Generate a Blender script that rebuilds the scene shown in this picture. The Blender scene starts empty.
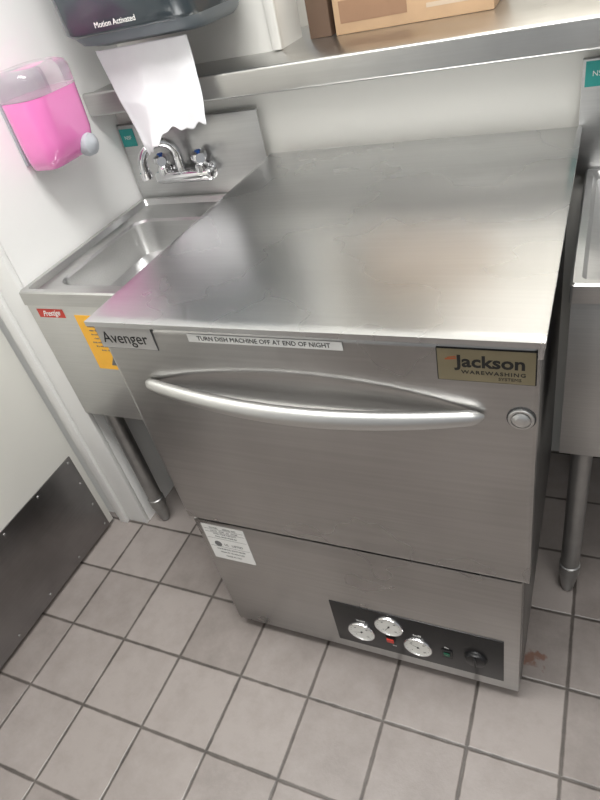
import bpy, bmesh, math
from mathutils import Matrix, Vector
col = bpy.context.scene.collection

# ------------------------------------------------------------------ materials
def newmat(name):
    m = bpy.data.materials.new(name); m.use_nodes = True
    nt = m.node_tree; b = nt.nodes["Principled BSDF"]
    return m, nt, b
def simple(name, c, rough=0.5, metal=0.0, noise=0.0, scale=20, bump=0.0, spec=None, coat=0.0, trans=0.0, ior=1.45, alpha=None):
    m, nt, b = newmat(name)
    b.inputs["Base Color"].default_value = (*c, 1)
    b.inputs["Roughness"].default_value = rough
    b.inputs["Metallic"].default_value = metal
    b.inputs["Coat Weight"].default_value = coat
    b.inputs["Transmission Weight"].default_value = trans
    b.inputs["IOR"].default_value = ior
    if spec is not None: b.inputs["Specular IOR Level"].default_value = spec
    if noise > 0 or bump > 0:
        tc = nt.nodes.new("ShaderNodeTexCoord")
        n = nt.nodes.new("ShaderNodeTexNoise"); n.inputs["Scale"].default_value = scale; n.inputs["Detail"].default_value = 5
        nt.links.new(tc.outputs["Object"], n.inputs["Vector"])
        if noise > 0:
            r = nt.nodes.new("ShaderNodeValToRGB")
            r.color_ramp.elements[0].position = 0.3; r.color_ramp.elements[1].position = 0.7
            r.color_ramp.elements[0].color = (*[v*(1-noise) for v in c], 1)
            r.color_ramp.elements[1].color = (*[min(1, v*(1+noise)) for v in c], 1)
            nt.links.new(n.outputs["Fac"], r.inputs["Fac"]); nt.links.new(r.outputs["Color"], b.inputs["Base Color"])
        if bump > 0:
            bp = nt.nodes.new("ShaderNodeBump"); bp.inputs["Strength"].default_value = bump; bp.inputs["Distance"].default_value = 0.002
            nt.links.new(n.outputs["Fac"], bp.inputs["Height"]); nt.links.new(bp.outputs["Normal"], b.inputs["Normal"])
    return m
def steel(name, c=(0.56, 0.55, 0.53), rough=0.30, stretch=(4, 260, 260), cloud=0.04, big=5, bigamp=0.06, grain=0.03):
    m, nt, b = newmat(name)
    b.inputs["Metallic"].default_value = 1.0
    tc = nt.nodes.new("ShaderNodeTexCoord")
    mp = nt.nodes.new("ShaderNodeMapping"); mp.inputs["Scale"].default_value = stretch
    nt.links.new(tc.outputs["Object"], mp.inputs["Vector"])
    n = nt.nodes.new("ShaderNodeTexNoise"); n.inputs["Scale"].default_value = 1.0; n.inputs["Detail"].default_value = 1
    nt.links.new(mp.outputs["Vector"], n.inputs["Vector"])
    n2 = nt.nodes.new("ShaderNodeTexNoise"); n2.inputs["Scale"].default_value = big; n2.inputs["Detail"].default_value = 3; n2.inputs["Roughness"].default_value = 0.5
    nt.links.new(tc.outputs["Object"], n2.inputs["Vector"])
    def mr(src, lo, hi):
        r = nt.nodes.new("ShaderNodeMapRange"); r.inputs["From Min"].default_value = 0.3; r.inputs["From Max"].default_value = 0.7
        r.inputs["To Min"].default_value = lo; r.inputs["To Max"].default_value = hi
        nt.links.new(src, r.inputs["Value"]); return r.outputs[0]
    nt.links.new(mr(n2.outputs["Fac"], rough-cloud, rough+cloud), b.inputs["Roughness"])
    a2 = nt.nodes.new("ShaderNodeMath"); a2.operation = 'ADD'
    nt.links.new(mr(n.outputs["Fac"], 1-grain, 1+grain), a2.inputs[0]); nt.links.new(mr(n2.outputs["Fac"], -bigamp, bigamp), a2.inputs[1])
    mc = nt.nodes.new("ShaderNodeMix"); mc.data_type = 'RGBA'; mc.blend_type = 'MULTIPLY'; mc.inputs[0].default_value = 1
    mc.inputs[6].default_value = (*c, 1); nt.links.new(a2.outputs[0], mc.inputs[7]); nt.links.new(mc.outputs[2], b.inputs["Base Color"])
    return m

M = {}
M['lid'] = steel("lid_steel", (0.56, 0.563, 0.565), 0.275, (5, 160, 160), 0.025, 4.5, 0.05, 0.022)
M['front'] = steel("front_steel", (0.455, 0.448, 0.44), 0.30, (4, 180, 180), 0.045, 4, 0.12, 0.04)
M['steel'] = steel("sink_steel", (0.60, 0.60, 0.595), 0.31, (6, 300, 300), 0.03, 7, 0.05)
M['splash'] = steel("backsplash_steel", (0.58, 0.58, 0.575), 0.38, (6, 300, 300), 0.03, 7, 0.06)
M['shelf'] = steel("shelf_steel", (0.52, 0.517, 0.505), 0.30, (6, 300, 300), 0.03, 7, 0.08, 0.02)
M['steelv'] = steel("apron_steel", (0.68, 0.68, 0.67), 0.40, (6, 300, 300), 0.04, 7, 0.05)
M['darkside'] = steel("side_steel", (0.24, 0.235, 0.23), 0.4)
M['kick'] = steel("kick_steel", (0.28, 0.27, 0.27), 0.36, (300, 6, 300), 0.06, 9, 0.14)
M['handle'] = simple("satin_handle", (0.62, 0.62, 0.61), 0.38, 1.0)
M['chrome'] = simple("chrome", (0.85, 0.85, 0.86), 0.07, 1.0)
M['galv'] = simple("leg_grey", (0.36, 0.36, 0.355), 0.38, 0.9, 0.10, 30)
M['wall'] = simple("cream_wall", (0.80, 0.79, 0.745), 0.55, 0, 0.02, 3, 0.08)
M['wallw'] = simple("white_wall", (0.91, 0.91, 0.89), 0.5, 0, 0.012, 3, 0.06)
M['door'] = simple("door_paint", (0.91, 0.905, 0.85), 0.4, 0, 0.015, 4, 0.03)
M['black'] = simple("black_plastic", (0.010, 0.010, 0.011), 0.35)
M['ink'] = simple("ink_black", (0.015, 0.015, 0.015), 0.5)
M['inkgrey'] = simple("ink_grey", (0.16, 0.16, 0.16), 0.5)
M['darkgrey'] = simple("dark_grey", (0.04, 0.04, 0.04), 0.5)
M['white'] = simple("label_white", (0.82, 0.82, 0.80), 0.45, 0, 0.02, 50)
M['dial'] = simple("dial_white", (0.80, 0.80, 0.76), 0.3)
M['plate'] = simple("nameplate_metal", (0.50, 0.49, 0.48), 0.5, 0.4)
M['gold'] = simple("bronze_plate", (0.28, 0.245, 0.16), 0.42, 0.6, 0.08, 30)
M['red'] = simple("red_print", (0.55, 0.05, 0.035), 0.35)
M['dullred'] = simple("dull_red_print", (0.42, 0.11, 0.04), 0.4)
M['green'] = simple("green_lamp", (0.01, 0.09, 0.05), 0.25)
M['orange'] = simple("orange_sticker", (0.90, 0.47, 0.05), 0.45, 0, 0.04, 40)
M['teal'] = simple("teal_sticker", (0.03, 0.33, 0.30), 0.45)
M['pink'] = simple("pink_soap", (0.86, 0.22, 0.55), 0.22, 0, 0.02, 8, 0, None, 1.0)
M['clear'] = simple("clear_plastic", (0.95, 0.93, 0.95), 0.08, 0, 0.0, 8, 0, None, 0.6, 0.80, 1.25)
M['greyplastic'] = simple("grey_plastic", (0.42, 0.44, 0.47), 0.3)
M['navy'] = simple("smoke_plastic", (0.050, 0.068, 0.080), 0.16, 0, 0, 8, 0, None, 0.5)
M['navy2'] = simple("smoke_plastic_light", (0.14, 0.165, 0.185), 0.3)
M['paper'] = simple("paper", (0.84, 0.84, 0.86), 0.9, 0, 0.02, 30, 0.1)
M['card'] = simple("cardboard", (0.47, 0.315, 0.19), 0.8, 0, 0.10, 12)
M['cardd'] = simple("cardboard_pale", (0.50, 0.40, 0.30), 0.8, 0, 0.06, 12)
M['cardk'] = simple("cardboard_dark", (0.12, 0.075, 0.05), 0.7, 0, 0.1, 12)
M['cardi'] = simple("cardboard_inside", (0.28, 0.165, 0.10), 0.85, 0, 0.1, 12)
M['blue'] = simple("blue_dot", (0.02, 0.12, 0.5), 0.3)
M['rubber'] = simple("rubber", (0.03, 0.03, 0.03), 0.7)

def floor_mat():
    m, nt, b = newmat("quarry_tiles"); N = nt.nodes.new; L = nt.links.new
    P = 0.156
    g = N("ShaderNodeNewGeometry"); s = N("ShaderNodeSeparateXYZ"); L(g.outputs["Position"], s.inputs[0])
    def mth(op, a, bb=None, c=None):
        n = N("ShaderNodeMath"); n.operation = op
        for i, v in enumerate((a, bb, c)):
            if v is None: continue
            if isinstance(v, (int, float)): n.inputs[i].default_value = v
            else: L(v, n.inputs[i])
        return n.outputs[0]
    u = mth('DIVIDE', mth('ADD', s.outputs[0], 0.251 + 10*P), P)
    v = mth('DIVIDE', mth('ADD', s.outputs[1], 0.097 + 10*P), P)
    def edge(q):
        f = mth('FRACT', q); return mth('MINIMUM', f, mth('SUBTRACT', 1.0, f))
    wn = N("ShaderNodeTexNoise"); wn.inputs["Scale"].default_value = 38; wn.inputs["Detail"].default_value = 5; L(g.outputs["Position"], wn.inputs["Vector"])
    e = mth('ADD', mth('MINIMUM', edge(u), edge(v)), mth('MULTIPLY', mth('SUBTRACT', wn.outputs["Fac"], 0.5), 0.024))
    mk = N("ShaderNodeMapRange"); mk.interpolation_type = 'SMOOTHSTEP'
    mk.inputs["From Min"].default_value = 0.008; mk.inputs["From Max"].default_value = 0.030
    L(e, mk.inputs["Value"])
    cell = N("ShaderNodeCombineXYZ"); L(mth('FLOOR', u), cell.inputs[0]); L(mth('FLOOR', v), cell.inputs[1])
    w = N("ShaderNodeTexWhiteNoise"); L(cell.outputs[0], w.inputs["Vector"])
    n = N("ShaderNodeTexNoise"); n.inputs["Scale"].default_value = 13; n.inputs["Detail"].default_value = 10; n.inputs["Roughness"].default_value = 0.7; L(g.outputs["Position"], n.inputs["Vector"])
    ng = N("ShaderNodeTexNoise"); ng.inputs["Scale"].default_value = 2.6; ng.inputs["Detail"].default_value = 4; L(g.outputs["Position"], ng.inputs["Vector"])
    f = mth('ADD', mth('ADD', mth('MULTIPLY', w.outputs["Value"], 0.35), mth('MULTIPLY', n.outputs["Fac"], 0.9)), mth('MULTIPLY', ng.outputs["Fac"], 0.35))
    r = N("ShaderNodeValToRGB"); r.color_ramp.elements[0].position = 0.4; r.color_ramp.elements[1].position = 1.05
    r.color_ramp.elements[0].color = (0.165, 0.142, 0.130, 1); r.color_ramp.elements[1].color = (0.285, 0.254, 0.238, 1)
    L(f, r.inputs["Fac"])
    gr = N("ShaderNodeValToRGB"); gr.color_ramp.elements[0].position = 0.3; gr.color_ramp.elements[1].position = 0.7; gr.color_ramp.elements[0].color = (0.04, 0.034, 0.030, 1); gr.color_ramp.elements[1].color = (0.11, 0.095, 0.085, 1)
    L(n.outputs["Fac"], gr.inputs["Fac"])
    mx = N("ShaderNodeMix"); mx.data_type = 'RGBA'; L(mk.outputs[0], mx.inputs[0]); L(gr.outputs["Color"], mx.inputs[6]); L(r.outputs["Color"], mx.inputs[7])
    st = N("ShaderNodeVectorMath"); st.operation = 'DISTANCE'; L(g.outputs["Position"], st.inputs[0]); st.inputs[1].default_value = (0.619, 0.100, 0)
    sd_ = mth('ADD', st.outputs["Value"], mth('MULTIPLY', mth('SUBTRACT', wn.outputs["Fac"], 0.5), 0.09))
    sr = N("ShaderNodeMapRange"); sr.inputs["From Min"].default_value = 0.011; sr.inputs["From Max"].default_value = 0.019; sr.inputs["To Min"].default_value = 0.85; sr.inputs["To Max"].default_value = 0
    L(sd_, sr.inputs["Value"])
    mx2 = N("ShaderNodeMix"); mx2.data_type = 'RGBA'; L(sr.outputs[0], mx2.inputs[0]); L(mx.outputs[2], mx2.inputs[6]); mx2.inputs[7].default_value = (0.16, 0.075, 0.05, 1)
    L(mx2.outputs[2], b.inputs["Base Color"])
    fn = N("ShaderNodeTexNoise"); fn.inputs["Scale"].default_value = 180; L(g.outputs["Position"], fn.inputs["Vector"])
    h = mth('ADD', mk.outputs[0], mth('MULTIPLY', fn.outputs["Fac"], 0.15))
    bp = N("ShaderNodeBump"); bp.inputs["Strength"].default_value = 0.5; bp.inputs["Distance"].default_value = 0.002
    L(h, bp.inputs["Height"]); L(bp.outputs["Normal"], b.inputs["Normal"])
    b.inputs["Roughness"].default_value = 0.36
    return m
M['floor'] = floor_mat()

# ------------------------------------------------------------------ mesh builder
class B:
    def __init__(s): s.v = []; s.f = []; s.mi = []; s.mats = []
    def m(s, key):
        mt = M[key]
        if mt not in s.mats: s.mats.append(mt)
        return s.mats.index(mt)
    def raw(s, vs, fs, key, mat=None):
        o = len(s.v); k = s.m(key)
        for p in vs: s.v.append(tuple((mat @ Vector(p)) if mat else p))
        for f in fs: s.f.append([o+i for i in f]); s.mi.append(k)
        return s
    def bm(s, bm, key, mat=None):
        bm.verts.ensure_lookup_table()
        bm.verts.index_update()
        s.raw([v.co.copy() for v in bm.verts], [[v.index for v in f.verts] for f in bm.faces], key, mat); bm.free(); return s
    def box(s, lo, hi, key, bev=0.0, seg=2, mat=None):
        bm = bmesh.new(); bmesh.ops.create_cube(bm, size=1)
        for v in bm.verts:
            v.co = Vector([(lo[i]+hi[i])/2 + v.co[i]*(hi[i]-lo[i]) for i in range(3)])
        if bev > 0: bmesh.ops.bevel(bm, geom=bm.edges[:], offset=bev, segments=seg, affect='EDGES', profile=0.5)
        return s.bm(bm, key, mat)
    def lathe(s, prof, key, mat=None, n=32):   # prof: (r,z)
        vs = []; fs = []
        for r, z in prof:
            for i in range(n):
                a = 2*math.pi*i/n; vs.append((r*math.cos(a), r*math.sin(a), z))
        for j in range(len(prof)-1):
            for i in range(n):
                fs.append([j*n+i, j*n+(i+1) % n, (j+1)*n+(i+1) % n, (j+1)*n+i])
        if prof[0][0] > 1e-6: fs.append(list(range(n))[::-1])
        if prof[-1][0] > 1e-6: fs.append([(len(prof)-1)*n+i for i in range(n)])
        return s.raw(vs, fs, key, mat)
    def tube(s, pts, rad, key, n=16, mat=None, flat=1.0):
        pts = [Vector(p) for p in pts]; k = len(pts)
        if not hasattr(rad, '__len__'): rad = [rad]*k
        vs = []; fs = []; up = None
        for j in range(k):
            t = (pts[min(j+1, k-1)]-pts[max(j-1, 0)]).normalized()
            if up is None:
                up = Vector((0, 0, 1)) if abs(t.z) < 0.9 else Vector((0, 1, 0))
            up = (up - t*up.dot(t)).normalized(); sd = t.cross(up)
            for i in range(n):
                a = 2*math.pi*i/n
                vs.append(pts[j]+sd*math.cos(a)*rad[j]*flat+up*math.sin(a)*rad[j])
        for j in range(k-1):
            for i in range(n):
                fs.append([j*n+i, j*n+(i+1) % n, (j+1)*n+(i+1) % n, (j+1)*n+i])
        fs.append(list(range(n))[::-1]); fs.append([(k-1)*n+i for i in range(n)])
        return s.raw(vs, fs, key, mat)
    def grid(s, fn, nu, nv, key, mat=None):
        vs = [fn(i/nu, j/nv) for j in range(nv+1) for i in range(nu+1)]
        fs = [[j*(nu+1)+i, j*(nu+1)+i+1, (j+1)*(nu+1)+i+1, (j+1)*(nu+1)+i] for j in range(nv) for i in range(nu)]
        return s.raw(vs, fs, key, mat)
    def loft(s, loops, key, cap=True, mat=None):
        n = len(loops[0]); vs = [p for l in loops for p in l]; fs = []
        for j in range(len(loops)-1):
            for i in range(n): fs.append([j*n+i, j*n+(i+1) % n, (j+1)*n+(i+1) % n, (j+1)*n+i])
        if cap: fs.append([(len(loops)-1)*n+i for i in range(n)])
        return s.raw(vs, fs, key, mat)
    def text(s, body, size, key, mat, align='CENTER', sx=1.0, shear=0.0, bold=0.0, ext=0.0002, space=1.0):
        cu = bpy.data.curves.new("tmp", 'FONT'); cu.body = body; cu.size = size; cu.align_x = align; cu.align_y = 'CENTER'
        cu.shear = shear; cu.offset = bold; cu.extrude = ext; cu.space_character = space; cu.resolution_u = 3
        o = bpy.data.objects.new("tmp", cu); col.objects.link(o)
        dg = bpy.context.evaluated_depsgraph_get(); me = bpy.data.meshes.new_from_object(o.evaluated_get(dg))
        mm = mat @ Matrix.Diagonal((sx, 1, 1, 1))
        s.raw([v.co.copy() for v in me.vertices], [list(p.vertices) for p in me.polygons], key, mm)
        bpy.data.objects.remove(o); bpy.data.curves.remove(cu); bpy.data.meshes.remove(me)
        return s
    def make(s, name, parent=None, smooth=True, angle=35, props=None):
        me = bpy.data.meshes.new(name); me.from_pydata([tuple(v) for v in s.v], [], s.f); 
        for m in s.mats: me.materials.append(m)
        me.polygons.foreach_set("material_index", s.mi)
        me.validate(); me.update()
        bm = bmesh.new(); bm.from_mesh(me); bmesh.ops.recalc_face_normals(bm, faces=bm.faces[:]); bm.to_mesh(me); bm.free()
        if smooth:
            me.polygons.foreach_set("use_smooth", [True]*len(me.polygons)); me.set_sharp_from_angle(angle=math.radians(angle))
        o = bpy.data.objects.new(name, me); col.objects.link(o)
        if parent: 
            o.parent = parent; o.matrix_parent_inverse = parent.matrix_world.inverted()
        for k, v in (props or {}).items(): o[k] = v
        return o
def empty(name, loc, label, cat):
    o = bpy.data.objects.new(name, None); o.location = loc; o.empty_display_size = 0.05; col.objects.link(o)
    o.matrix_world = Matrix.Translation(loc)
    o["label"] = label; o["category"] = cat
    return o
def frame(origin, right, up):
    r = Vector(right).normalized(); u = Vector(up).normalized(); n = r.cross(u)
    m = Matrix.Identity(4)
    for i, c in enumerate((r, u, n)):
        for j in range(3): m[j][i] = c[j]
    m.translation = Vector(origin); return m
def rrect(x0, x1, y0, y1, r, z, n=6):
    out = []
    for cx, cy, a0 in ((x1-r, y0+r, -90), (x1-r, y1-r, 0), (x0+r, y1-r, 90), (x0+r, y0+r, 180)):
        for i in range(n+1):
            a = math.radians(a0+90*i/n); out.append((cx+r*math.cos(a), cy+r*math.sin(a), z))
    return out
FR = lambda x, z, y: frame((x, y, z), (1, 0, 0), (0, 0, 1))   # front-facing frame (normal -y)
S = {"kind": "structure"}
sm = lambda t: max(0, min(1, t))**2*(3-2*max(0, min(1, t)))

# ------------------------------------------------------------------ room
B().box((-1.6, -2.6, -0.05), (3.0, 2.6, 0.0), 'floor').make("floor", smooth=False, props=S)
B().box((-0.56, 0.69, 0), (3.0, 0.9, 0.955), 'wall').box((-0.56, 0.78, 0.955), (0.02, 0.9, 2.5), 'wall').box((0.02, 0.78, 1.65), (3.0, 0.9, 2.5), 'wall').box((1.3, 0.78, 0.955), (3.0, 0.9, 1.65), 'wall').make("wall_back", smooth=False, props=S)
B().box((-0.60, 0.232, 0), (-0.395, 0.78, 2.5), 'wallw').box((-0.60, -2.6, 2.1), (-0.395, 0.232, 2.5), 'wallw').box((-0.60, -2.6, 0), (-0.395, -0.78, 2.1), 'wallw').make("wall_left", smooth=False, props=S)
B().box((-0.6, 2.3, 0), (3.0, 2.4, 2.5), 'wall').make("wall_far", smooth=False, props=S)
B().box((-1.6, -2.6, 2.5), (3.0, 2.4, 2.56), 'wallw').make("ceiling", smooth=False, props=S)
B().box((-0.502, 0.219, 0), (-0.395, 0.2318, 2.1), 'wallw', 0.002).box((-0.482, 0.207, 0), (-0.455, 0.2188, 2.1), 'wallw', 0.002).make("trim_1", props=S)
B().box((0.004, 0.768, 1.0), (0.026, 0.782, 1.65), 'wall', 0.002).make("trim_2", props=S)
dr = B().box((-0.545, -0.775, 0.012), (-0.5, 0.205, 2.09), 'door', 0.002).make("door_1", props=S)
b = B().box((-0.4995, -0.765, 0.014), (-0.4965, 0.185, 0.277), 'kick', 0.0008)
for i in range(9):
    for zz in (0.265, 0.03):
        b.lathe([(0.004, 0), (0.003, 0.0012), (0, 0.0015)], 'galv', frame((-0.4965, 0.172-i*0.115, zz), (0, 1, 0), (0, 0, 1)), 10)
for zz in (0.11, 0.19):
    b.lathe([(0.004, 0), (0.003, 0.0012), (0, 0.0015)], 'galv', frame((-0.4965, 0.172, zz), (0, 1, 0), (0, 0, 1)), 10)
b.make("kick_plate", dr)

# ------------------------------------------------------------------ dishwasher
dw = empty("undercounter_dishwasher", (0.31, 0.33, 0), "brushed stainless undercounter dishwasher with bowed handle and flat top", "dishwasher")
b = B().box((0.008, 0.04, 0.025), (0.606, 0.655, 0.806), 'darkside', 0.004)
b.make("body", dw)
b = B()
def lidf(u, v):
    x = u*0.62; y = -0.004+v*0.674
    e = min(u, 1-u, v, 1-v)
    z = 0.8235-0.0015*(1-sm(e/0.012)) - 0.0008*math.exp(-(((u-0.55)/0.22)**2+((v-0.3)/0.25)**2)) + 0.0003*math.sin(u*7+v*3)*math.sin(v*8-u*2)
    return (x, y, z)
b.grid(lidf, 80, 80, 'lid')
W, D0, D1 = 0.62, -0.004, 0.67
lo = [[(0, D0, 0.822), (W, D0, 0.822), (W, D1, 0.822), (0, D1, 0.822)], [(0, D0, 0.8145), (W, D0, 0.8145), (W, D1, 0.8145), (0, D1, 0.8145)],
      [(0.003, D0+.003, 0.8145), (W-.003, D0+.003, 0.8145), (W-.003, D1-.003, 0.8145), (0.003, D1-.003, 0.8145)],
      [(0.003, D0+.003, 0.819), (W-.003, D0+.003, 0.819), (W-.003, D1-.003, 0.819), (0.003, D1-.003, 0.819)]]
b.loft(lo, 'lid'); b.box((0.612, 0.004, 0.795), (0.618, 0.665, 0.8145), 'lid', 0.001)
b.make("top_panel", dw)
# door with pressed finger recess
yF = 0.008; X0, X1, Z0, Z1 = 0.006, 0.614, 0.378, 0.808
def doorf(u, v):
    x = X0+u*(X1-X0); z = Z0+v*(Z1-Z0)
    du = (x-0.306)/0.246
    dep = 0
    if abs(du) < 1:
        q = 1-du*du; zt = 0.708+0.048*q**0.8; zb = 0.700-0.040*q
        if zb < z < zt:
            a = (zt-z)/(zt-zb); up = sm(min(1, a/0.82)); dn = sm((1-a)/0.17)
            dep = 0.026*min(up, dn)*q**0.8
    e = min(x-X0, X1-x, z-Z0, Z1-z); rnd = 0.0035*(1-sm(e/0.006))
    bulge = -0.0045*math.sin(math.pi*u)*math.sin(math.pi*v)
    return (x, yF+dep+rnd+bulge, z)
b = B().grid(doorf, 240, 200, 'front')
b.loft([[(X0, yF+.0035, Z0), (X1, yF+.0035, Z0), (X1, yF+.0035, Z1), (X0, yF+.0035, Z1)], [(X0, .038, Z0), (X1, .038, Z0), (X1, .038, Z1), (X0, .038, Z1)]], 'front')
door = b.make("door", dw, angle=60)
n = 64; pts = []; rad = []
for i in range(n+1):
    t = i/n; s_ = math.sin(math.pi*t)
    pts.append((0.060+0.496*t, yF-0.006-0.030*s_**0.8, 0.7125-0.0035*t-0.007*s_))
    endr = min(1, min(t, 1-t)/0.03); rad.append((0.0092+0.0052*s_**0.6)*max(0.3, math.sqrt(max(0.0, 1-(1-endr)**2))))
B().tube(pts, rad, 'handle', 24, flat=0.8).make("handle", door, props={"label": "long bowed satin-metal bar handle"})
m = FR(0.597, 0.707, yF)
B().lathe([(0.0165, -0.001), (0.0165, 0.0018), (0.0150, 0.0018)], 'darkgrey', m).lathe([(0.0148, 0.0), (0.0148, 0.004), (0.0138, 0.0048), (0.0118, 0.0048), (0.0115, 0.003), (0.0105, 0.003), (0.0102, 0.0055), (0.007, 0.0078), (0.0035, 0.0086), (0, 0.0088)], 'handle', m).make("lock_knob", door)
m = FR(0.054, 0.790, yF-0.0006)
b = B().box((-0.051, -0.0195, 0), (0.051, 0.0195, 0.0012), 'inkgrey', 0.0004, 1, m).box((-0.0497, -0.0182, 0.0012), (0.0497, 0.0182, 0.0016), 'plate', 0, 1, m)
b.text("Avenger", 0.0275, 'ink', m @ Matrix.Translation((-0.002, -0.001, 0.0018)), sx=0.88).make("nameplate", door, props={"label": "framed grey metal plate with dark lettering"})
b = B().box((-0.113, -0.0065, 0), (0.113, 0.0065, 0.0008), 'white', 0.0003, 1, FR(0.277, 0.7965, yF-0.0012))
b.text("TURN DISH MACHINE OFF AT END OF NIGHT", 0.0096, 'ink', FR(0.277, 0.7965, yF-0.0022), sx=0.98).make("notice_strip", door, props={"label": "white notice strip with black capitals"})
b = B().box((-0.0545, -0.0235, 0), (0.0545, 0.0235, 0.0018), 'ink', 0.0009, 1, FR(0.5575, 0.780, yF))
b.box((-0.053, -0.022, 0.0018), (0.053, 0.022, 0.0021), 'gold', 0, 1, FR(0.5575, 0.780, yF))
b.text("Jackson", 0.0225, 'ink', FR(0.563, 0.785, yF-0.0022), sx=1.10, bold=0.0006)
b.text("WAREWASHING", 0.0070, 'ink', FR(0.566, 0.7705, yF-0.0022), sx=1.18, bold=0.0001, space=1.2)
b.text("SYSTEMS", 0.0056, 'ink', FR(0.584, 0.7635, yF-0.0022), sx=1.15)
b.box((-0.016, -0.0008, 0), (-0.003, 0.0010, 0.0004), 'dullred', 0, 1, FR(0.529, 0.7895, yF-0.0021) @ Matrix.Rotation(0.12, 4, 'Z')).box((-0.013, 0.0025, 0), (-0.003, 0.0036, 0.0004), 'dullred', 0, 1, FR(0.529, 0.7895, yF-0.0021) @ Matrix.Rotation(0.2, 4, 'Z'))
b.make("maker_plate", door, props={"label": "dull bronze maker plate with black lettering"})
# lower panel
yP = 0.014
b = B().box((0.012, yP, 0.030), (0.604, 0.04, 0.369), 'front', 0.002).box((0.02, yP+0.01, 0.369), (0.598, 0.04, 0.38), 'darkgrey')
pan = b.make("lower_panel", dw)
m = FR(0.071, 0.308, yP)
b = B().box((-0.046, -0.052, 0), (0.046, 0.052, 0.0006), 'white', 0, 1, m)
for k, (tx, sz, zz) in enumerate((("MODEL      SERIAL NO.", 0.0062, 0.044), ("VOLTS   AMPS   HZ   PHASE", 0.0052, 0.035), ("WASH TANK CAPACITY", 0.005, 0.027), ("FINAL RINSE PRESSURE", 0.005, 0.019), ("NSF   UL   LISTED", 0.0085, -0.004), ("COMMERCIAL DISHWASHER", 0.0052, -0.020), ("MINIMUM TEMPERATURE", 0.005, -0.030), ("MADE IN USA", 0.006, -0.041))):
    b.text(tx, sz, 'inkgrey', FR(0.071, 0.308+zz, yP-0.0007), sx=0.95)
for zz in (0.040, 0.031, 0.0125, -0.0125): b.box((-0.043, zz-0.0003, 0.0006), (0.043, zz+0.0003, 0.0008), 'inkgrey', 0, 1, m)
b.lathe([(0.008, 0.0006), (0.008, 0.001), (0, 0.001)], 'inkgrey', FR(0.047, 0.304, yP), 20)
b.make("data_label", pan)
cx0, cx1, cz0, cz1 = 0.257, 0.578, 0.058, 0.193
b = B().box((cx0, yP-0.0015, cz0), (cx1, yP+0.004, cz1), 'black', 0.001)
b.text("WASH", 0.006, 'white', FR(0.315, 0.146, yP-0.0017)).text("RINSE", 0.006, 'white', FR(0.424, 0.143, yP-0.0017)).text("ON", 0.005, 'white', FR(0.376, 0.086, yP-0.0017)).text("FILL", 0.005, 'white', FR(0.478, 0.127, yP-0.0017))
cp = b.make("control_panel", pan)
def gauge(x, z, ang):
    m = FR(x, z, yP-0.0015)
    b = B().lathe([(0.0278, 0), (0.0278, 0.004), (0.0268, 0.0055), (0.0258, 0.0055), (0.0255, 0.003), (0, 0.003)], 'chrome', m, 48)
    b.lathe([(0.0254, 0.0031), (0.0254, 0.0034), (0, 0.0035)], 'dial', m, 48)
    for i in range(13):
        a = math.radians(225-22.5*i); mm = m @ Matrix.Rotation(a, 4, 'Z')
        b.box((0.0205, -0.0002, 0.0036), (0.0225, 0.0002, 0.0039), 'inkgrey', 0, 1, mm)
    for i in range(0, 13, 4):
        a = math.radians(225-22.5*i)
        b.text(str(i*10), 0.004, 'inkgrey', m @ Matrix.Translation((0.0165*math.cos(a), 0.0165*math.sin(a), 0.004)))
    mm = m @ Matrix.Rotation(math.radians(ang), 4, 'Z')
    b.raw([(-0.004, -0.0008, 0.0042), (0.0185, -0.0002, 0.0042), (0.0185, 0.0002, 0.0042), (-0.004, 0.0008, 0.0042)], [[0, 1, 2, 3]], 'ink', mm)
    b.lathe([(0.0018, 0.0036), (0.0018, 0.005), (0, 0.005)], 'ink', m, 12)
    return b.make("gauge", cp, props={"label": "round white-faced dial gauge"})
gauge(0.313, 0.112, 200); gauge(0.3725, 0.156, 240); gauge(0.424, 0.108, 150)
b = B().box((-0.009, -0.0075, 0), (0.009, 0.0075, 0.003), 'black', 0.001, 1, FR(0.3705, 0.108, yP-0.0015))
b.box((-0.007, -0.0055, 0.003), (0.007, 0.0055, 0.006), 'red', 0.001, 1, FR(0.3705, 0.108, yP-0.0015)); b.make("rocker_switch", cp, props={"label": "red rocker switch"})
b = B().box((-0.010, -0.013, 0), (0.010, 0.013, 0.003), 'black', 0.001, 1, FR(0.478, 0.108, yP-0.0015))
b.box((-0.006, -0.004, 0.003), (0.006, 0.007, 0.005), 'green', 0.001, 1, FR(0.478, 0.108, yP-0.0015)); b.make("indicator_switch", cp, props={"label": "dark green indicator switch"})
b = B().lathe([(0.0205, 0), (0.020, 0.003), (0.0185, 0.0045), (0.0175, 0.008), (0.015, 0.0095), (0, 0.0095)], 'black', FR(0.530, 0.118, yP-0.0015), 40).box((-0.002, -0.014, 0.0095), (0.002, 0.014, 0.013), 'black', 0.001, 1, FR(0.530, 0.118, yP-0.0015)); b.make("dial_knob", cp, props={"label": "round black control knob"})
def foot(x, y, key):
    return B().lathe([(0.02, 0), (0.02, 0.006), (0.012, 0.012), (0.012, 0.026)], key, Matrix.Translation((x, y, 0))).make("foot", dw)
foot(0.05, 0.08, 'rubber'); foot(0.57, 0.10, 'rubber'); foot(0.05, 0.6, 'rubber'); foot(0.585, 0.6, 'rubber')

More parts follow.
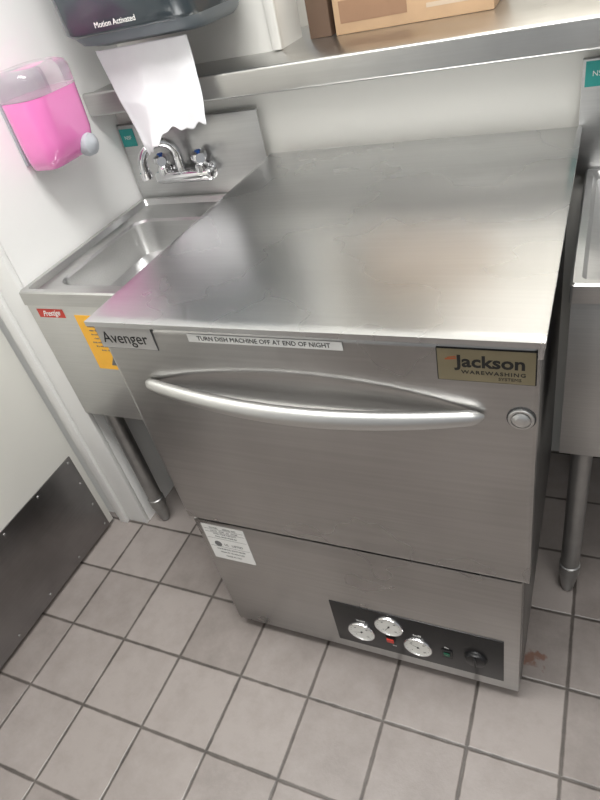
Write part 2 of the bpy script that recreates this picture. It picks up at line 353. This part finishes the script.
# ------------------------------------------------------------------ sinks
def sink(name, x0, x1, y0, y1, zr, za, bx, label, cat, bst, legs, bx0=None, lr=0.0165):
    e = empty(name, ((x0+x1)/2, (y0+y1)/2, 0), label, cat)
    b = B()
    q = (x0, x1, y0, y1)
    ins = lambda d: (x0+d, x1-d, y0+d, y1-d)
    bxs = lambda d: (bx[0]+d, bx[1]-d, bx[2]+d, bx[3]-d)
    L_ = [rrect(*q, 0.004, zr-0.03), rrect(*q, 0.006, zr-0.003), rrect(*ins(0.003), 0.006, zr), rrect(*ins(0.014), 0.01, zr), rrect(*ins(0.020), 0.012, zr-0.012),
          rrect(*bxs(0), 0.04, zr-0.015), rrect(*bxs(0.004), 0.04, zr-0.020), rrect(*bxs(0.014), 0.04, zr-0.09), rrect(*bxs(0.03), 0.04, zr-0.105), rrect(*bxs(0.09), 0.03, zr-0.110)]
    b.loft(L_, 'steel'); b.make("basin", e, angle=30)
    B().lathe([(0.028, 0), (0.028, 0.003), (0.02, 0.003), (0.018, 0.001), (0, 0.001)], 'chrome', Matrix.Translation(((bx[0]+bx[1])/2, (bx[2]+bx[3])/2, zr-0.110))).make("drain", e)
    a = B().box((x0+0.003, y0+0.004, za), (x1-0.003, y0+0.006, zr-0.028), 'steelv', 0.0006)
    a.box((x0+0.003, y0+0.006, za), (x0+0.005, y1-0.02, zr-0.028), 'steelv').box((x1-0.005, y0+0.006, za), (x1-0.003, y1-0.02, zr-0.028), 'steelv')
    a.box((x0+0.003, y0+0.006, za), (x1-0.003, y0+0.022, za+0.002), 'steelv').box((x0+0.005, y1-0.022, za), (x1-0.005, y1-0.02, zr-0.028), 'steelv')
    ap = a.make("apron", e)
    if bx0 is None: bx0 = x0
    s = B().box((bx0, y1+0.0005, zr-0.01), (x1, y1+0.003, bst), 'splash', 0.001).box((bx0, y1+0.0005, bst-0.003), (x1, y1+0.010, bst), 'splash', 0.001)
    bs = s.make("backsplash", e)
    for lx, ly in legs:
        l = B().lathe([(0.004, 0.0), (lr*0.55, 0.003), (lr*0.72, 0.014), (lr*0.95, 0.045), (lr, 0.06), (lr+0.0025, 0.062), (lr+0.0025, 0.088), (lr, 0.090), (lr, za+0.004)], 'galv', Matrix.Translation((lx, ly, 0)), 24)
        l.make("leg", e)
    return e, ap, bs
hs, ap, bs = sink("hand_sink", -0.390, -0.015, 0.206, 0.672, 0.740, 0.415, (-0.345, -0.060, 0.262, 0.575), "narrow stainless hand sink with wall faucet beside the dishwasher", "sink", 0.915,
                  ((-0.350, 0.248), (-0.350, 0.60), (-0.055, 0.245), (-0.055, 0.60)), None, 0.019)
ya = 0.210
m = FR(-0.330, 0.690, ya)
b = B().box((-0.035, -0.010, 0), (0.035, 0.010, 0.0006), 'red', 0, 1, m).text("Prestige", 0.018, 'white', m @ Matrix.Translation((0, 0, 0.0008)) @ Matrix.Rotation(0.08, 4, 'Z'), sx=0.82, shear=0.55, bold=0.0002)
b.make("maker_sticker", ap, props={"label": "small red sticker with white script"})
m = FR(-0.228, 0.622, ya)
b = B().box((-0.042, -0.066, 0), (0.042, 0.066, 0.0006), 'orange', 0, 1, m)
b.raw([(-0.016, -0.011, 0.0008), (0.016, -0.011, 0.0008), (0.0, 0.016, 0.0008)], [[0, 1, 2]], 'inkgrey', m @ Matrix.Translation((0.012, -0.044, 0)))
b.text("!", 0.016, 'orange', m @ Matrix.Translation((0.012, -0.046, 0.001)))
for i in range(8): b.text(("CAUTION", "stainless steel care", "wipe dry after use", "do not use bleach", "rinse well with", "soap and warm water", "dry with soft cloth", "every night")[i], 0.011 if i == 0 else 0.0062, 'inkgrey', m @ Matrix.Translation((0.002, 0.050-0.0095*i, 0.0008)))
b.make("care_sticker", ap, props={"label": "yellow-orange sticker with warning graphic and fine print"})
m = FR(-0.368, 0.885, 0.6722)
B().box((-0.02, -0.02, 0), (0.02, 0.02, 0.0006), 'teal', 0, 1, m).text("NSF", 0.012, 'white', m @ Matrix.Translation((0, 0, 0.0008))).make("teal_sticker", bs, props={"label": "small teal sticker"})
# faucet
yb = 0.6725; fx, fz = -0.222, 0.797
b = B().box((fx-0.080, yb-0.042, fz-0.015), (fx+0.080, yb-0.012, fz+0.015), 'chrome', 0.011, 4)
for dx in (-0.052, 0.052): b.lathe([(0.022, 0), (0.022, 0.004), (0.014, 0.009), (0.014, 0.03)], 'chrome', FR(fx+dx, fz, yb), 24).lathe([(0.016, 0), (0.016, 0.014), (0.011, 0.020), (0.011, 0.026)], 'chrome', Matrix.Translation((fx+dx, yb-0.027, fz+0.008)), 24)
fa = b.make("faucet", hs, props={"label": "chrome two-handle wall faucet"})
pts = []
sx_ = fx-0.004
for i in range(6): pts.append((sx_, yb-0.027, fz+0.009*i))
dirx, diry = -0.62, -0.78
for i in range(1, 19):
    a = math.pi*i/18*0.98; rr = 0.042
    pts.append((sx_+dirx*rr*(1-math.cos(a)), yb-0.027+diry*rr*(1-math.cos(a)), fz+0.045+rr*math.sin(a)))
p = pts[-1]; pts.append((p[0], p[1], p[2]-0.012))
B().tube(pts, [0.0105]*len(pts), 'chrome', 20).tube([pts[-1], (p[0], p[1], p[2]-0.027)], 0.0130, 'chrome', 20).make("spout", fa)
for dx, sg in ((-0.052, -1), (0.052, 1)):
    c = (fx+dx, yb-0.027, fz+0.032)
    b = B().lathe([(0.016, 0), (0.020, 0.006), (0.018, 0.016), (0.009, 0.020), (0, 0.021)], 'chrome', Matrix.Translation(c), 24)
    b.tube([(c[0], c[1], c[2]+0.010), (c[0]+0.017, c[1]-0.021, c[2]+0.011), (c[0]+0.028, c[1]-0.038, c[2]+0.015)], [0.011, 0.0085, 0.0105], 'chrome', 16)
    b.lathe([(0.007, 0.0202), (0.007, 0.0222), (0, 0.0222)], 'blue', Matrix.Translation(c), 14)
    b.make("faucet_handle", fa)

ps, ap2, bs2 = sink("prep_sink", 0.631, 1.10, 0.250, 0.672, 0.745, 0.419, (0.672, 1.06, 0.30, 0.60), "stainless sink unit on grey legs beside the dishwasher", "sink", 0.93,
                    ((0.670, 0.279), (1.07, 0.279), (0.670, 0.62), (1.07, 0.62)), 0.613, 0.0175)
m = FR(0.639, 0.905, 0.6722)
B().box((-0.021, -0.02, 0), (0.021, 0.02, 0.0006), 'teal', 0, 1, m).text("NSF", 0.012, 'white', m @ Matrix.Translation((0, 0, 0.0008))).make("teal_sticker", bs2, props={"label": "small teal sticker"})

# ------------------------------------------------------------------ ledge shelf
b = B().box((-0.392, 0.605, 0.995), (1.9, 1.05, 0.998), 'shelf', 0.0008).box((-0.392, 0.598, 0.956), (1.9, 0.612, 1.004), 'shelf', 0.0055, 5).box((-0.392, 0.603, 0.956), (1.9, 0.630, 0.959), 'shelf')
b.make("ledge_shelf", props={"label": "long stainless steel pass-through ledge shelf along the wall", "category": "shelf"})
def carton(name, x0, x1, y0, y1, h, key, rot, label, flaps, pan_):
    e = empty(name, ((x0+x1)/2, (y0+y1)/2, 0.9985), label, "box")
    w, d = x1-x0, y1-y0; t = 0.004
    b = B().box((-w/2, -d/2, 0), (w/2, -d/2+t, h), key, 0.001).box((-w/2, d/2-t, 0), (w/2, d/2, h), key, 0.001).box((-w/2, -d/2+t, 0), (-w/2+t, d/2-t, h), key, 0.001).box((w/2-t, -d/2+t, 0), (w/2, d/2-t, h), key, 0.001).box((-w/2+t, -d/2+t, 0), (w/2-t, d/2-t, t), 'cardi')
    if pan_:
        b.box((-w*0.46, -d/2-0.0006, 0.020), (-w*0.02, -d/2, 0.06), 'cardi').box((w*0.10, -d/2-0.0006, 0.022), (w*0.40, -d/2, 0.030), 'cardd')
    o = b.make("carton_body", e); o.matrix_parent_inverse = Matrix.Identity(4)
    if flaps:
        for sg in (-1, 1):
            b = B().box((-w/2+0.002, 0, 0), (w/2-0.002, 0.003, d*0.42), key, 0.001)
            f = b.make("flap", e); f.matrix_parent_inverse = Matrix.Identity(4)
            f.location = (0, -d/2 if sg < 0 else d/2-0.003, h); f.rotation_euler = (math.radians(20 if sg < 0 else -40), 0, 0)
    e.rotation_euler = (0, 0, rot); return e
carton("cardboard_box", 0.125, 0.445, 0.835, 1.04, 0.15, 'card', 0.01, "open tan cardboard box standing on the steel ledge", True, True)
carton("cardboard_box.001", 0.064, 0.113, 0.84, 0.98, 0.15, 'cardk', 0.0, "narrow dark brown carton beside the open box", False, False)

# ------------------------------------------------------------------ soap dispenser (left wall)
sd = empty("soap_dispenser", (-0.394, 0.425, 0.92), "clear wall soap dispenser filled with bright pink soap", "soap dispenser")
def sect(y0, y1, xf, r, z, xb=-0.388):
    return rrect(xb, xf, y0-0.012, y1-0.004, r, z)
B().box((-0.3948, 0.372, 0.930), (-0.387, 0.485, 1.078), 'greyplastic', 0.003).make("back_plate", sd)
B().loft([sect(0.392, 0.482, -0.326, 0.018, 0.917), sect(0.380, 0.494, -0.308, 0.026, 0.923), sect(0.373, 0.501, -0.295, 0.032, 0.940), sect(0.370, 0.504, -0.289, 0.034, 0.968), sect(0.369, 0.505, -0.287, 0.034, 1.048)], 'pink').make("reservoir", sd, angle=60)
B().loft([sect(0.3685, 0.5055, -0.2865, 0.034, 1.0485), sect(0.3685, 0.5055, -0.286, 0.034, 1.078), sect(0.3715, 0.5025, -0.290, 0.034, 1.091), sect(0.385, 0.490, -0.307, 0.026, 1.097)], 'clear').make("cover", sd, angle=60)
B().lathe([(0.021, 0), (0.023, 0.008), (0.020, 0.02), (0.01, 0.028), (0, 0.029)], 'greyplastic', frame((-0.304, 0.458, 0.938), (0, 1, 0), (0, 0, 1))).tube([(-0.335, 0.458, 0.935), (-0.304, 0.458, 0.938)], 0.013, 'greyplastic').make("push_lever", sd)

# ------------------------------------------------------------------ towel dispenser + towel
td = empty("paper_towel_dispenser", (-0.16, 0.65, 1.085), "smoky dark motion-activated paper towel dispenser above the sink", "towel dispenser")
x0, x1 = -0.320, -0.022
U = 0.007
def tsec(z, yf, ix, r): return rrect(x0+ix, x1-ix, yf, 0.762, r, z+U)
B().loft([tsec(1.076, 0.62, 0.035, 0.02), tsec(1.077, 0.595, 0.028, 0.03), tsec(1.088, 0.545, 0.010, 0.04), tsec(1.104, 0.53, 0.002, 0.045)], 'navy2').make("base", td, angle=60)
b = B().loft([tsec(1.104, 0.528, 0.002, 0.045), tsec(1.112, 0.515, 0.0, 0.045), tsec(1.20, 0.505, 0.0, 0.05), tsec(1.40, 0.515, 0.0, 0.05), tsec(1.46, 0.56, 0.01, 0.05), tsec(1.47, 0.62, 0.03, 0.05)], 'navy')
b.text("Motion Activated", 0.0135, 'white', FR(-0.172, 1.121+U, 0.511), sx=1.0)
b.make("cover", td, angle=60)
def tw(u, v):
    xt = -0.287+0.220*u; xb = -0.256+0.186*u
    zt = 1.0745+U; zb = 0.866+0.048*sm(u/0.5)+0.010*u+0.004*math.sin(u*15)+0.003*math.sin(u*37)
    x = xt+(xb-xt)*v+0.006*math.sin(3*v)*(u-0.5); z = zt+(zb-zt)*v
    cre = 0.009*abs(math.sin(u*6+v*2.0))*v+0.004*abs(math.sin(u*3-v*7))*v
    y = 0.570+0.012*math.sin(u*5.0+1)*v-0.014*v*v+0.012*math.cos(u*8+0.5)*v*v+cre
    y = min(y, 0.590)
    return (x, y, z)
b = B().grid(tw, 60, 60, 'paper')
o = b.make("paper_towel", props={"label": "white paper towel hanging from the dispenser over sink", "category": "paper towel"}, angle=80)
md = o.modifiers.new("thick", 'SOLIDIFY'); md.thickness = 0.0006

# ------------------------------------------------------------------ lights, world
def area(name, loc, size, power, rot=(0, 0, 0), c=(1, 0.99, 0.97)):
    l = bpy.data.lights.new(name, 'AREA'); l.shape = 'RECTANGLE'; l.size, l.size_y = size; l.energy = power; l.color = c
    o = bpy.data.objects.new(name, l); o.location = loc; o.rotation_euler = rot; col.objects.link(o)
area("ceiling_light", (0.30, -0.25, 2.45), (1.3, 0.5), 50)
area("ceiling_light_b", (1.7, -1.5, 2.45), (1.2, 1.2), 20)
area("kitchen_light", (0.7, 1.6, 2.4), (1.2, 0.6), 26, c=(1, 0.95, 0.87))
w = bpy.data.worlds.new("w"); bpy.context.scene.world = w; w.use_nodes = True
w.node_tree.nodes["Background"].inputs[0].default_value = (0.96, 0.98, 1.0, 1); w.node_tree.nodes["Background"].inputs[1].default_value = 0.36
bpy.context.scene.view_settings.view_transform = 'Standard'

# ------------------------------------------------------------------ camera
cam = bpy.data.cameras.new("camera"); cam.sensor_width = 36; cam.lens = 610.954/800*36; cam.clip_start = 0.01
co = bpy.data.objects.new("camera", cam); col.objects.link(co); bpy.context.scene.camera = co
R = ((0.90728, 0.36959, -0.2006), (0.08854, -0.63423, -0.76806), (-0.41109, 0.67908, -0.60815))
mw = Matrix.Identity(4)
for j in range(3):
    mw[j][0] = R[0][j]; mw[j][1] = -R[1][j]; mw[j][2] = -R[2][j]
mw.translation = Vector((0.6537, -0.5573, 1.20765)); co.matrix_world = mw
